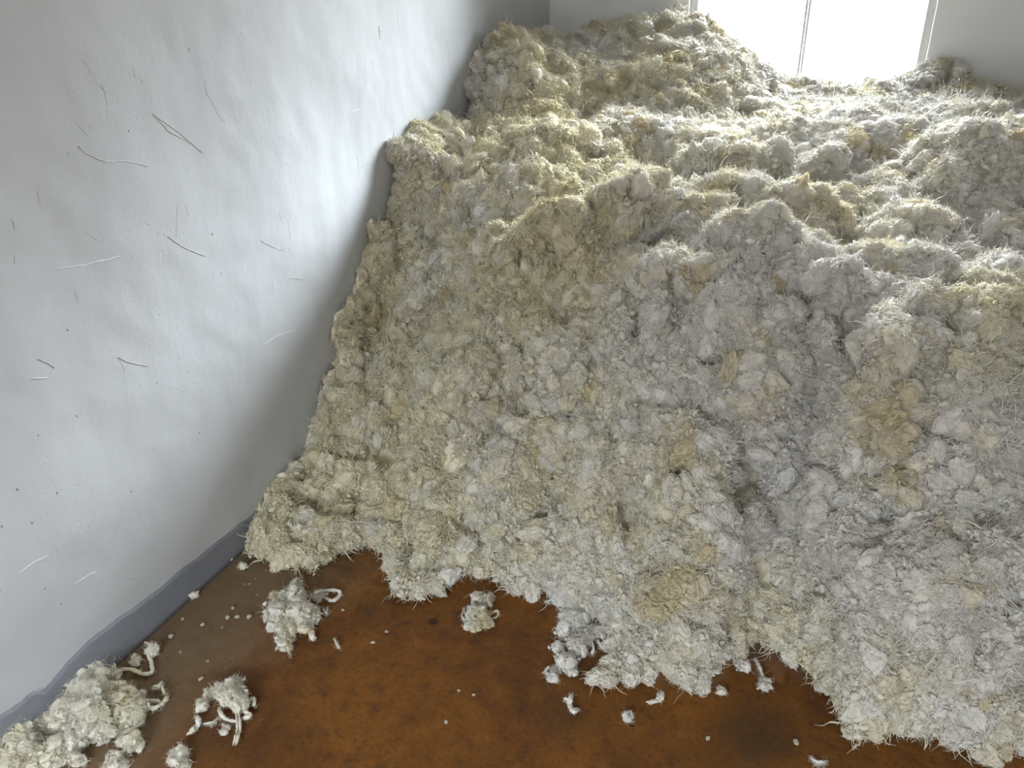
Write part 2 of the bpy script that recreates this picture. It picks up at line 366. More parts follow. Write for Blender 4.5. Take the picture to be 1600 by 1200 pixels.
# prototypes of the small tufts that make up the surface of the heap (kept out of the scene; only the heap's nodes use them)
def proto(i, kind, raw=False):
    rng = np.random.default_rng(100+i); A = Acc()
    if kind == 'curl': nl, nf, nb = 15, 6, 1
    elif kind == 'fluff': nl, nf, nb = 8, 10, 4
    else: nl, nf, nb = 11, 8, 2
    # soft nubs
    for _ in range(nb):
        V, F = ico(2); c0 = rng.normal(size=3)*np.array([.009, .009, .003]) + [0, 0, .004]
        r = rng.uniform(.004, .007); V = V*(1+.5*vnoise(V*2+i*7+_*3, 1.0, i)[:, None]+.35*vnoise(V*5+_*5, 1.0, i)[:, None])
        V = V@np.linalg.qr(rng.normal(size=(3, 3)))[0]; V = V*np.array([1.5, 1, .6])@np.linalg.qr(rng.normal(size=(3, 3)))[0]
        A.add(V*r + c0, F)
    # thick crimped locks
    p0 = rng.normal(size=(nl, 3))*np.array([.006, .006, .002]); d = rng.normal(size=(nl, 3)); d[:, 0] += .35; d[:, 2] = np.abs(d[:, 2])*.5+.10
    L = rng.uniform(.013, .030, nl)
    P = lock_paths(rng, nl, 11, p0, d, L, rng.uniform(.002, .0058, nl), rng.uniform(.7, 2.0, nl), .2, .55)
    rad = rng.uniform(.0011, .0025, nl)[:, None]*taper(11)[None]*(1+.25*rng.normal(size=(nl, 11)))
    A.add(*tubes(P, np.abs(rad), rng.uniform(.45, .9, nl), rng, 4))
    # fine fibres
    p0 = rng.normal(size=(nf, 3))*np.array([.007, .007, .003]); d = rng.normal(size=(nf, 3)); d[:, 2] = np.abs(d[:, 2])*.7+.1
    L = rng.uniform(.008, .020, nf)
    P = lock_paths(rng, nf, 9, p0, d, L, rng.uniform(.002, .007, nf), rng.uniform(.8, 2.4, nf), .3, .6)
    rad = rng.uniform(.00025, .0006, nf)[:, None]*taper(9, .6, .3)[None]
    A.add(*tubes(P, rad, np.ones(nf), rng, 3))
    return A if raw else A.mesh('tuft_shape')
def proto_strand(i):
    rng = np.random.default_rng(300+i); A = Acc(); n = 5
    p0 = rng.normal(size=(n, 3))*.006; d = rng.normal(size=(n, 3)); d[:, 2] = np.abs(d[:, 2])*.35+.1
    P = lock_paths(rng, n, 22, p0, d, rng.uniform(.05, .10, n), rng.uniform(.005, .012, n), rng.uniform(1.2, 3.0, n), .7, .6)
    A.add(*tubes(P, rng.uniform(.0005, .0013, n)[:, None]*taper(22, .6, .3)[None], np.full(n, .7), rng, 4))
    return A.mesh('strand_shape')
def proto_clump(i, raw=False):
    """a matted clot: lumpy core with locks wound round it"""
    rng = np.random.default_rng(500+i); A = Acc(); R = .017
    off = rng.uniform(-5, 5, 3)
    def skin(U):            # distance of the matted surface from the middle, by direction
        P_ = U*R+off
        return R*(1+.62*vnoise(P_, .017, 7)+.40*(domes(P_, .012, 8)-.6)+.26*(1-2*np.abs(vnoise(P_, .007, 9)))+.14*(1-2*np.abs(vnoise(P_, .0036, 10))))
    V, F = ico(2 if raw else 4); A.add(V*skin(V)[:, None]*np.array([1.4, 1, .72]), F)
    n, m = (30, 9) if raw else (64, 12)
    a_ = unit(rng.normal(size=(n, 3))); b_ = unit(np.cross(a_, rng.normal(size=(n, 3)))); c_ = np.cross(a_, b_)
    s_ = np.linspace(0, 1, m)[None, :]; arc = rng.uniform(.5, 1.5, (n, 1))*s_; wig = rng.uniform(.12, .42, (n, 1))*np.sin(s_*rng.uniform(4, 14, (n, 1))+rng.uniform(0, 6, (n, 1)))
    U = a_[:, None]*np.cos(arc)[..., None]+b_[:, None]*np.sin(arc)[..., None]+c_[:, None]*wig[..., None]; U = unit(U)
    rr_ = skin(U.reshape(-1, 3)).reshape(n, m) + .0006 + .0022*rng.uniform(size=(n, 1)) + .0045*rng.uniform(size=(n, 1))**3*s_**2*3
    A.add(*tubes(U*rr_[..., None]*np.array([1.4, 1, .72]), rng.uniform(.0009, .0024, n)[:, None]*taper(m), rng.uniform(.5, .9, n), rng, 4))
    n = 16; U = unit(rng.normal(size=(n, 3))); p0 = U*skin(U)[:, None]*.95
    P = lock_paths(rng, n, 11, p0, U+rng.normal(size=(n, 3))*.8, rng.uniform(.008, .022, n), rng.uniform(.002, .005, n), rng.uniform(.8, 2.2, n), .2, .6)
    A.add(*tubes(P, np.where(rng.uniform(size=n) < .5, .0012, .0004)[:, None]*taper(11), rng.uniform(.5, .9, n), rng, 4))
    return A if raw else A.mesh('clot_shape')
pcol = bpy.data.collections.new('wool_tuft_shapes')
NP = 0
for i in range(5): o = bpy.data.objects.new('shape_%02d' % NP, proto(i, 'curl')); o.data.materials.append(M_TUFT); pcol.objects.link(o); NP += 1
for i in range(4): o = bpy.data.objects.new('shape_%02d' % NP, proto(10+i, 'fluff')); o.data.materials.append(M_TUFT); pcol.objects.link(o); NP += 1
for i in range(4): o = bpy.data.objects.new('shape_%02d' % NP, proto(20+i, 'mix')); o.data.materials.append(M_TUFT); pcol.objects.link(o); NP += 1
for i in range(4): o = bpy.data.objects.new('shape_%02d' % NP, proto_strand(i)); o.data.materials.append(M_TUFT); pcol.objects.link(o); NP += 1

for i in range(9): o = bpy.data.objects.new('shape_%02d' % NP, proto_clump(i)); o.data.materials.append(M_TUFT); pcol.objects.link(o); NP += 1

# ------------------------------------------------------------------ the heap
# heights of the heap: (photo column, [(photo row, height)...]) turned into places in the room
COLS = {
    600: [(870, .0), (800, .08), (700, .20), (600, .36), (500, .50), (400, .68), (300, .89)],
    700: [(925, .0), (850, .07), (750, .21), (650, .36), (550, .49), (450, .64), (350, .83), (260, 1.0), (200, 1.10), (190, 1.11), (150, 1.20), (100, 1.33)],
    800: [(935, .0), (850, .10), (770, .22), (700, .34), (600, .49), (500, .64), (400, .82), (300, .98), (225, 1.09), (195, 1.12), (140, 1.24), (90, 1.36), (58, 1.44)],
    900: [(990, 0.0), (900, 0.12), (800, 0.27), (700, 0.4), (600, 0.54), (500, 0.67), (430, 0.8), (392, 0.88), (370, 0.87), (300, 0.98), (250, 1.05), (225, 1.1), (205, 1.09), (150, 1.2), (90, 1.34), (62, 1.4)],
    1000: [(1060, 0.0), (1000, 0.07), (900, 0.2), (800, 0.33), (700, 0.47), (600, 0.6), (500, 0.74), (440, 0.83), (400, 0.88), (375, 0.88), (340, 0.95), (300, 1.01), (265, 1.0), (235, 1.06), (212, 1.11), (195, 1.1), (150, 1.2), (90, 1.34), (40, 1.46), (25, 1.46)],
    1100: [(1085, 0.0), (1000, 0.1), (900, 0.23), (800, 0.36), (700, 0.49), (600, 0.61), (500, 0.76), (440, 0.86), (405, 0.9), (380, 0.9), (340, 0.96), (318, 0.98), (300, 0.97), (255, 1.04), (212, 1.12), (190, 1.11), (150, 1.2), (90, 1.34), (45, 1.44), (30, 1.44)],
    1200: [(1040, 0.0), (950, 0.13), (850, 0.27), (750, 0.41), (650, 0.54), (550, 0.7), (480, 0.84), (410, 0.94), (355, 0.92), (332, 0.965), (310, 0.935), (270, 1.0), (222, 1.115), (190, 1.095), (150, 1.17), (125, 1.17), (98, 1.25)],
    1300: [(1125, 0.0), (1000, 0.19), (900, 0.3), (800, 0.41), (700, 0.53), (600, 0.66), (530, 0.8), (480, 0.88), (440, 0.91), (385, 0.89), (350, 0.92), (325, 0.97), (308, 0.935), (270, 0.985), (230, 1.09), (205, 1.12), (175, 1.14), (140, 1.135), (112, 1.2)],
    1400: [(1165, 0.0), (1080, 0.14), (950, 0.32), (850, 0.42), (760, 0.52), (650, 0.65), (550, 0.8), (480, 0.89), (450, 0.9), (400, 0.89), (380, 0.92), (330, 0.97), (315, 0.96), (280, 1.0), (230, 1.07), (190, 1.13), (160, 1.13), (130, 1.13), (108, 1.19)],
    1500: [(1190, 0.0), (1080, 0.16), (950, 0.32), (850, 0.44), (700, 0.6), (600, 0.72), (530, 0.83), (480, 0.89), (455, 0.9), (420, 0.89), (380, 0.92), (300, 1.0), (250, 1.08), (205, 1.14), (185, 1.13), (130, 1.2), (88, 1.28), (80, 1.27)],
    1600: [(1205, 0.0), (1080, 0.16), (950, 0.32), (850, 0.43), (700, 0.6), (600, 0.72), (540, 0.83), (500, 0.88), (470, 0.89), (430, 0.88), (370, 0.93), (300, 1.0), (230, 1.1), (205, 1.12), (185, 1.10), (155, 1.13)],
    1750: [(1240, .0), (1080, .20), (900, .40), (700, .62), (540, .82), (480, .86), (380, .90), (280, 1.0), (170, 1.14)],
}
cp = []
for px, L in COLS.items():
    for py, z in L: p = at_z(px, py, z); cp.append((p[0], p[1], z))
WALLP = [(1.58, 0.0), (1.66, .07), (1.76, .11), (1.93, .18), (2.08, .36), (2.2, .52), (2.31, .61), (2.42, .73), (2.52, .86), (2.70, 1.02), (2.90, 1.12), (3.17, 1.12), (3.42, 1.12), (3.50, 1.33), (3.68, 1.39), (4.1, 1.38), (4.6, 1.36)]
for y, z in WALLP: cp.append((0.0, y, z)); 
for x, z in ((.3, 1.36), (.5, 1.40), (.75, 1.42), (.95, 1.32), (1.15, 1.20), (1.5, 1.17), (1.85, 1.19), (2.05, 1.27), (2.25, 1.17), (2.45, 1.09), (2.8, 1.08), (3.5, 1.1)): cp.append((x, 4.62, z))
for y, z in ((1.5, 0.), (1.9, .3), (2.3, .7), (3., .9), (3.8, 1.1)): cp.append((3.6, y, z))
cp = np.array(cp)
def tps(C, lam=2e-5):
    X = C[:, :2]; n = len(X); r2 = ((X[:, None]-X[None])**2).sum(-1)
    K = .5*r2*np.log(r2+1e-12) + lam*n*np.eye(n)*.02
    Pm = np.concatenate([np.ones((n, 1)), X], 1)
    Amat = np.block([[K, Pm], [Pm.T, np.zeros((3, 3))]])
    w_ = np.linalg.solve(Amat, np.concatenate([C[:, 2], np.zeros(3)]))
    def f(Q):
        out = np.empty(len(Q))
        for s in range(0, len(Q), 20000):
            q = Q[s:s+20000]; r = ((q[:, None]-X[None])**2).sum(-1); out[s:s+20000] = (.5*r*np.log(r+1e-12))@w_[:n] + w_[n] + q@w_[n+1:]
        return out
    return f
height = tps(cp)
FOOT = [(386,851),(392,872),(420,880),(450,893),(490,895),(520,874),(560,862),(592,858),(608,885),(620,938),(660,940),(700,918),(725,906),(765,906),(800,930),(850,932),(868,948),(885,968),(930,975),(945,985),(952,1012),(962,1035),(940,1062),(925,1082),
        (965,1068),(1000,1062),(1040,1062),(1060,1078),(1105,1082),(1128,1056),(1140,1035),(1172,1008),(1200,1024),(1228,1040),(1262,1058),(1290,1078),(1302,1118),(1320,1152),(1352,1160),(1420,1150),(1462,1162),(1500,1185),(1540,1192),(1600,1178),(1700,1215),(1800,1225)]
foot = np.array([at_z(x, y)[:2] for x, y in FOOT])
foot = np.concatenate([[(-.05, 1.57)], foot[0:], [(3.6, foot[-1][1])]])
poly = np.concatenate([foot, [(3.6, 4.7), (-.05, 4.7)]])
def inside(Q):
    c = np.zeros(len(Q), bool); x, y = Q[:, 0], Q[:, 1]; j = len(poly)-1
    for i in range(len(poly)):
        xi, yi = poly[i]; xj, yj = poly[j]
        k = ((yi > y) != (yj > y)) & (x < (xj-xi)*(y-yi)/(yj-yi+1e-12)+xi); c ^= k; j = i
    return c
def dist_foot(Q):
    best = np.full(len(Q), 9.)
    for i in range(len(foot)-1):
        a_, b_ = foot[i], foot[i+1]; ba = b_-a_; h = np.clip(((Q-a_)@ba)/(ba@ba), 0, 1)
        best = np.minimum(best, np.linalg.norm(Q-a_-h[:, None]*ba, axis=1))
    return best
# rounded heads that stand out of the slope: photo place of the crest, height, radius (m), how much they stand out
LOBES = [(1190,395,0.9,0.17,0.05),(1150,410,0.87,0.12,0.05),(1000,290,0.98,0.13,0.06),(975,215,1.06,0.1,0.06),(1110,212,1.07,0.09,0.05),(1210,225,1.06,0.12,0.04),(1060,60,1.36,0.18,0.07),(960,70,1.36,0.12,0.02),(800,75,1.4,0.14,0.03),(1490,95,1.24,0.16,0.07),(1500,210,1.09,0.16,0.06),(1340,325,0.93,0.14,0.05),(1250,370,0.9,0.12,0.05),(1130,325,0.94,0.1,0.05),(1400,440,0.86,0.14,0.05),(700,200,1.11,0.1,0.05),(850,390,0.85,0.13,0.05),(960,360,0.9,0.1,0.05),(1360,170,1.1,0.16,0.05),(1180,100,1.2,0.09,0.05),(640,330,0.85,0.1,0.04),(700,430,0.68,0.1,0.04)]
RES = .0065; DENSITY = 4900
gx = np.arange(.004, 3.5, RES); gy = np.arange(1.30, 4.60, RES)
GX, GY = np.meshgrid(gx, gy); Q = np.stack([GX.ravel(), GY.ravel()], 1)
jit = np.random.default_rng(5).uniform(-.25, .25, Q.shape)*RES; jit[:, 0] *= (Q[:, 0] > .02); Q = Q+jit
Z = height(Q)
for (px, py, z, R, A_) in LOBES:
    c0 = at_z(px, py, z); d_ = np.hypot(Q[:, 0]-c0[0], (Q[:, 1]-c0[1]-R*.3)*1.0)/R
    Z += .75*A_*np.sqrt(np.clip(1-d_**2, 0, 1)) - A_*.5*np.exp(-((d_-1.15)/.22)**2)
ins = inside(Q); df = dist_foot(Q)
edge = .055*np.sqrt(np.clip(1-(1-np.clip(df/.07, 0, 1))**2, 0, 1))
Z = np.maximum(Z, edge) ; Z = np.minimum(Z, edge + np.clip(df-.0, 0, 9)*2.2)
V3 = np.stack([Q[:, 0], Q[:, 1], Z], 1)
ny, nx = GX.shape
def grid_normals(V):
    G = V.reshape(ny, nx, 3); N_ = unit(np.cross(np.gradient(G, axis=1), np.gradient(G, axis=0)))
    for _ in range(3): N_ = smooth(N_)
    return unit(N_).reshape(-1, 3)
def smooth(G, k=.5):
    o_ = G.copy(); o_[1:-1, 1:-1] = (1-k)*G[1:-1, 1:-1] + k*.25*(G[:-2, 1:-1]+G[2:, 1:-1]+G[1:-1, :-2]+G[1:-1, 2:]); return o_
amp = np.clip(df/.12, .12, 1)[:, None]
Nn = grid_normals(V3)
_d = V3-CAM; _w = np.maximum(_d@FW, .1); _x = 800+FPX*(_d@RT)/_w; _y = 600-FPX*(_d@UP)/_w
def on_heap(px, py):
    k = np.where((np.abs(_x-px) < 9) & (np.abs(_y-py) < 9))[0]
    return V3[k[np.argmin(_w[k])]] if len(k) else at_z(px, py, .4)
# heads that swell out of the face, and the long folds and holes between them
HEADS = [(700,620,.17,.075),(650,480,.13,.05),(640,420,.10,.02),(800,400,.15,.07),(880,330,.11,.05),(720,300,.13,.05),(690,250,.09,.03),(860,560,.15,.065),(900,440,.12,.05),
         (780,760,.15,.06),(900,720,.12,.05),(680,830,.12,.05),(560,640,.11,.04),(530,740,.11,.045),(440,820,.09,.04),(520,840,.08,.04),(830,870,.10,.04),
         (1130,560,.19,.08),(1060,590,.12,.05),(1190,640,.14,.06),(1080,720,.13,.06),(1130,860,.15,.08),(1060,960,.12,.06),(1050,1040,.09,.04),(1180,950,.10,.05),
         (1380,580,.15,.06),(1520,630,.16,.07),(1340,660,.12,.06),(1480,700,.15,.06),(1290,790,.12,.05),(1380,900,.16,.09),(1520,900,.15,.06),(1420,1040,.14,.07),(1300,1000,.11,.05),(1540,1080,.12,.05),
         (960,250,.10,.05),(1080,260,.09,.06),(1210,260,.10,.05),(980,330,.12,.05),(1500,250,.16,.08),(1340,240,.12,.05),(1580,230,.1,.05)]
FOLDS = [([(1010,370),(985,460),(1010,560),(1000,680),(975,800),(990,900)],.030,.065),([(1270,560),(1285,660),(1230,740),(1245,860),(1215,960)],.032,.065),
         ([(790,440),(760,520),(790,640),(720,720),(650,790),(615,860)],.026,.055),([(1290,480),(1330,560),(1420,590)],.03,.06),([(1040,880),(1000,940),(960,990)],.025,.05),
         ([(1350,790),(1420,850),(1470,850)],.035,.06),([(860,180),(930,200),(1040,195)],.03,.05),([(1310,290),(1370,300),(1450,310)],.035,.06),([(1150,140),(1180,180),(1260,210)],.03,.05),
         ([(560,460),(600,540),(570,600)],.025,.04),([(900,470),(880,520)],.03,.05),([(1130,640),(1110,660)],.025,.06),([(800,690),(830,700)],.02,.05),([(1150,240),(1150,310)],.02,.05),
         ([(1300,1050),(1330,960),(1300,900)],.03,.045),([(640,850),(650,900)],.02,.04),([(1480,330),(1560,380)],.035,.05)]
_disp = np.zeros(len(V3))
for (px, py, R, A_) in HEADS:
    c0 = on_heap(px, py); d_ = np.linalg.norm(V3+vwarp(V3, .09, .03, 90)-c0, axis=1)/R
    _disp += 1.15*A_*np.sqrt(np.clip(1-d_**2, 0, 1))
for pts, wd, A_ in FOLDS:
    C_ = np.array([on_heap(*p) for p in pts]); best = np.full(len(V3), 9.); VW = V3+vwarp(V3, .08, .03, 95)
    for a_, b_ in zip(C_[:-1], C_[1:]):
        ba = b_-a_; h = np.clip(((VW-a_)@ba)/(ba@ba+1e-9), 0, 1); best = np.minimum(best, np.linalg.norm(VW-a_-h[:, None]*ba, axis=1))
    _disp -= A_*np.exp(-(best/wd)**2)
V3 = V3 + Nn*_disp[:, None]*amp
Nn = grid_normals(V3)
# clods as they were thrown down, then fist-sized heads, then curls
D1 = domes(V3*np.array([1, 1, .8]), .25, 1)[:, None]; V3 = V3 + Nn*(D1-D1.mean())*.085*amp
Nn = grid_normals(V3)
D2 = domes(V3, .115, 2)[:, None]; V3 = V3 + Nn*(D2-D2.mean())*.070*amp + vwarp(V3, .10, .022, 60)*amp
Nn = grid_normals(V3)
e_amp = np.clip(df/.06, .15, 1)[:, None]
D3 = domes(V3, .050, 3)[:, None]; pit = np.clip(vnoise(V3, .065, 9)-.25, 0, 1)[:, None]
V3 = V3 + (Nn*((D3-D3.mean())*.042 - pit*.10) + vwarp(V3, .04, .012, 70))*e_amp
Nn = grid_normals(V3)
D4 = domes(V3, .026, 4)[:, None]; V3 = V3 + Nn*(D4-D4.mean())*.010*e_amp
V3 = smooth(smooth(V3.reshape(ny, nx, 3))).reshape(-1, 3); Nn = grid_normals(V3)
rg1 = 1-np.abs(vnoise(V3+vwarp(V3, .03, .014, 80), .021, 81))[:, None]*2; rg2 = 1-np.abs(vnoise(V3+vwarp(V3, .02, .01, 84), .012, 85))[:, None]*2
V3 = V3 + Nn*(rg1*.0065+rg2*.003)*e_amp
hollow = (1-D3)*.55+(1-D2)*.4+(1-D4)*.5+pit*2 
V3[:, 2] = np.maximum(V3[:, 2], .002); V3[:, 0] = np.maximum(V3[:, 0], .003); V3[:, 0] = np.minimum(V3[:, 0], X1-.01); V3[:, 1] = np.minimum(V3[:, 1], Y1-.005)
tint_all = wool_tint(V3)
IG = np.arange(nx*ny).reshape(ny, nx)
quads = np.stack([IG[:-1, :-1], IG[:-1, 1:], IG[1:, 1:], IG[1:, :-1]], -1).reshape(-1, 4)
keep = ins[quads].all(1); quads = quads[keep]
used = np.unique(quads); rem = np.full(nx*ny, -1); rem[used] = np.arange(len(used)); quads = rem[quads]; VB = V3[used]; NB = grid_normals(V3)[used]; HB = hollow[used, 0]
# scatter places for tufts on the heap
rng = np.random.default_rng(77)
A4 = VB[quads]; area = .5*np.linalg.norm(np.cross(A4[:, 2]-A4[:, 0], A4[:, 3]-A4[:, 1]), axis=1)
cen = A4.mean(1); dvec = cen-CAM; wq = dvec@FW; qx = 800+FPX*(dvec@RT)/wq; qy = 600-FPX*(dvec@UP)/wq
seen = (qx < 1720) & (qx > 350)
dist = np.linalg.norm(dvec, axis=1)
dens = np.where(seen, np.clip((2.3/dist)**1.0, .62, 1.25), .2)
crest = np.clip(1.4-HB[quads].mean(1)*1.8, .10, 1.25)          # the fuzz stands on the heads, hardly any in the hollows
crest = np.where(dist_foot(cen[:, :2]) < .05, 1.3, crest)
wgt = area*dens*crest; NT = int(wgt.sum()*DENSITY)
fi = rng.choice(len(quads), NT, p=wgt/wgt.sum()); u_, v_ = rng.uniform(size=(2, NT, 1)); q = A4[fi]
PP = (q[:, 0]*(1-u_)+q[:, 1]*u_)*(1-v_) + (q[:, 3]*(1-u_)+q[:, 2]*u_)*v_
NN = NB[quads[fi]].mean(1); NN = unit(NN + rng.normal(size=NN.shape)*.28)
PP = PP - NN*.001
ok = (PP[:, 0] > .016); PP, NN = PP[ok], NN[ok]; NT = len(PP)
spin = rng.uniform(0, 6.283, NT)
lay = vwarp(PP, .07, 1.0, 130)+vwarp(PP, .022, .6, 134)+rng.normal(size=(NT, 3))*.7; lay[:, 2] -= .12      # the locks lie in drifts
rx = unit(lay-(lay*NN).sum(1, keepdims=True)*NN); ry = np.cross(NN, rx)
# euler XYZ of the matrix with columns rx, ry, NN
eul = np.stack([np.arctan2(ry[:, 2], NN[:, 2]), np.arcsin(np.clip(-rx[:, 2], -1, 1)), np.arctan2(rx[:, 1], rx[:, 0])], 1)
dd = np.linalg.norm(PP-CAM, axis=1)
region = vnoise(PP, .35, 21)+.25*vnoise(PP, .1, 22) + np.clip((1.3-PP[:, 0]), -1, 1)*.35     # curly patches and fluffy patches
rr = rng.uniform(size=NT)
pidx = np.where(region+rng.normal(size=NT)*.35 > .05, rng.integers(0, 5, NT), rng.integers(5, 13, NT)); pidx = np.where(rr < .02, rng.integers(13, 17, NT), pidx)
is_clot = rng.uniform(size=NT) < .27; pidx = np.where(is_clot, rng.integers(17, 26, NT), pidx); scl = np.where(is_clot, .34+.95*rng.uniform(size=NT)**2.0, rng.uniform(.7, 1.25, NT))*np.clip(.78+dd*.12, .9, 1.25)
nb = len(VB)
me = np_mesh('heap_of_raw_wool', np.concatenate([VB, PP]), [quads])
def attr(name, typ, data, dom='POINT'):
    a_ = me.attributes.new(name, typ, dom); a_.data.foreach_set('vector' if typ == 'FLOAT_VECTOR' else 'value', np.ascontiguousarray(data).ravel())
z3 = np.zeros((nb, 3)); attr('is_tuft', 'BOOLEAN', np.concatenate([np.zeros(nb, bool), np.ones(NT, bool)]))
attr('tuft_rot', 'FLOAT_VECTOR', np.concatenate([z3, eul]).astype(np.float32)); attr('tuft_scale', 'FLOAT', np.concatenate([np.ones(nb), scl]).astype(np.float32))
set_tint(me, np.concatenate([tint_all[used], wool_tint(PP, .05, .22, rng)]))
attr('tuft_shape', 'INT', np.concatenate([np.zeros(nb), pidx]).astype(np.int32))
heap = link('wool_heap', me, M_WOOL)
tag(heap, 'great heap of raw cream sheep wool piled against the white walls beneath the window', 'wool', kind='stuff')
ng = bpy.data.node_groups.new('tufts', 'GeometryNodeTree')
ng.interface.new_socket('Geometry', in_out='INPUT', socket_type='NodeSocketGeometry'); ng.interface.new_socket('Geometry', in_out='OUTPUT', socket_type='NodeSocketGeometry')
G = ng.nodes.new; LK = ng.links.new
gi, go = G('NodeGroupInput'), G('NodeGroupOutput')
def named(nm, typ):
    n_ = G('GeometryNodeInputNamedAttribute'); n_.data_type = typ; n_.inputs[0].default_value = nm; return n_.outputs[0]
sep = G('GeometryNodeSeparateGeometry'); sep.domain = 'POINT'; LK(gi.outputs[0], sep.inputs[0]); LK(named('is_tuft', 'BOOLEAN'), sep.inputs[1])
ci = G('GeometryNodeCollectionInfo'); ci.inputs[0].default_value = pcol; ci.inputs[1].default_value = True; ci.inputs[2].default_value = True
ip = G('GeometryNodeInstanceOnPoints'); e2r = G('FunctionNodeEulerToRotation')
LK(sep.outputs[0], ip.inputs['Points']); LK(ci.outputs[0], ip.inputs['Instance']); ip.inputs['Pick Instance'].default_value = True
LK(named('tuft_shape', 'INT'), ip.inputs['Instance Index']); LK(named('tuft_rot', 'FLOAT_VECTOR'), e2r.inputs[0]); LK(e2r.outputs[0], ip.inputs['Rotation']); LK(named('tuft_scale', 'FLOAT'), ip.inputs['Scale'])
jn = G('GeometryNodeJoinGeometry'); LK(sep.outputs[1], jn.inputs[0]); LK(ip.outputs[0], jn.inputs[0]); LK(jn.outputs[0], go.inputs[0])
md = heap.modifiers.new('tufts', 'NODES'); md.node_group = ng
print('HEAP verts', nb, 'tufts', NT)

# ------------------------------------------------------------------ loose tufts, wisps and scraps on the floor
RAW = [proto_clump(60+i, True) for i in range(4)] + [proto(40+i, k_, True) for i, k_ in enumerate(('curl', 'fluff', 'mix', 'curl', 'mix'))]
RAW = [(np.concatenate(a_.V), a_.Q, a_.T) for a_ in RAW]
def blob(A, rng, c0, r, h, seed, sub=4):
    V, F = ico(sub); V0 = V*np.array([r, r, h])
    W = V0 + vwarp(V0+seed, r*.7, r*.38, seed) + vwarp(V0+seed, max(.006, r*.3), r*.2, seed+9) + vwarp(V0+seed, .006, .0022, seed+19)
    W[:, 2] = np.maximum(W[:, 2]+h*.5, 0); A.add(W*.82+np.array([c0[0], c0[1], 0.0005]), F)
    for _ in range(int(5+r*r*1.7e4)):
        RV, RQ, RT_ = RAW[rng.integers(len(RAW))]; k = rng.integers(len(W)//3, len(W)); p = W[rng.integers(len(W))]
        if p[2] < h*.12: p = p*np.array([.9, .9, 1])+[0, 0, .002]
        z_ = unit(p-np.array([0, 0, h*.3])+rng.normal(size=3)*r*.4); x_ = unit(np.cross(z_, rng.normal(size=3))); M3 = np.stack([x_, np.cross(z_, x_), z_])
        U = RV*(rng.uniform(.34, .72)*min(1, .55+r*22))@M3 + p*np.array([.9, .9, .9]); U[:, 2] = np.maximum(U[:, 2], .0004); U = U+np.array([c0[0], c0[1], .0005])
        n0 = A.n; A.V.append(U); A.n += len(U); A.Q += [q+n0 for q in RQ]; A.T += [q+n0 for q in RT_]
def fuzz(A, rng, c0, r, h, n, L=(.008, .024), k=1.0):
    d = unit(rng.normal(size=(n, 3))); d[:, 2] = np.abs(d[:, 2])*.8
    p0 = np.array([c0[0], c0[1], h*.5]) + d*np.array([r, r, h])*.85; p0[:, 2] = np.maximum(p0[:, 2], .002)
    dr = unit(d + rng.normal(size=(n, 3))*.8)
    P = lock_paths(rng, n, 12, p0, dr, rng.uniform(*L, n)*.8, rng.uniform(.002, .006, n), rng.uniform(.8, 2.4, n), .5, .6)
    P[..., 2] = np.maximum(P[..., 2], .0012)
    th = rng.uniform(size=n) < .15
    rad = np.where(th, rng.uniform(.0007, .0014, n), rng.uniform(.0002, .0004, n))[:, None]*taper(12, .6, .15)[None]*k
    A.add(*tubes(P, rad, rng.uniform(.5, .9, n), rng, 4))
def strand(A, rng, pts, r, fz=60):
    pts = np.array(pts); m = len(pts)
    s = np.linspace(0, m-1, 8*(m-1)+1); i = np.minimum(s.astype(int), m-2); t_ = (s-i)[:, None]
    P0, P1, P2, P3 = pts[np.maximum(i-1, 0)], pts[i], pts[i+1], pts[np.minimum(i+2, m-1)]
    P = .5*((2*P1)+(-P0+P2)*t_+(2*P0-5*P1+4*P2-P3)*t_**2+(-P0+3*P1-3*P2+P3)*t_**3)
    K = len(P)
    rad = r*(.75+.45*rng.uniform(size=K))*np.clip(np.minimum(np.linspace(0, 4, K)+.3, np.linspace(4, 0, K)+.25), 0, 1)
    P[:, 2] = np.maximum(P[:, 2], rad*.8)
    off = rng.normal(size=(3, 1, 3))*r*.45; off[:, :, 2] = np.abs(off[:, :, 2])
    PPs = P[None]+off+rng.normal(size=(3, K, 3))*r*.12
    A.add(*tubes(PPs, np.tile(rad*.8, (3, 1)), np.full(3, .8), rng, 6))
    for q_ in P[::max(1, K//max(1, fz//6))]:
        fuzz(A, rng, q_[:2], r*.7, r*1.2, 6, (.004, .012), .7)
def tuft(name, label, cat, blobs=(), strands=(), tall=1.0, seed=1, group=None, fz=1.0):
    group = {'wool_tuft': 'loose wool tufts on the floor', 'wool_scrap': 'wool scraps on the floor', 'wool_clump': 'wool clumps against the skirting'}[name]
    rng = np.random.default_rng(seed); A = Acc(); ref = at_z(*((blobs[0][:2]) if blobs else strands[0][0][0]))
    s = px_size(ref); o0 = np.array([ref[0], ref[1], 0.])
    for j, (px, py, r) in enumerate(blobs):
        r_ = r*s; hh = r_*tall*rng.uniform(.6, .85)
        p = at_z(px, py, hh*.6); c0 = p-o0
        blob(A, rng, c0, r_*.86, hh, seed*31+j, 4 if r > 12 else 3)
        fuzz(A, rng, c0, r_*.86, hh*1.3, int((26+r_*r_*1.5e5)*fz), (.006, min(.026, .008+r_*.6)))
    for pts, r in strands:
        strand(A, rng, [at_z(x, y, .004+.006*(q % 2))-o0 for q, (x, y) in enumerate(pts)], r*s)
    me_ = A.mesh(name); set_tint(me_, wool_tint(np.concatenate(A.V)+o0, .35)); o = link(name, me_, M_LOOSE); o.location = o0
    mn = min(v.co.z for v in me_.vertices); o.location.z = -mn+.0005
    tag(o, label, cat, group); return o

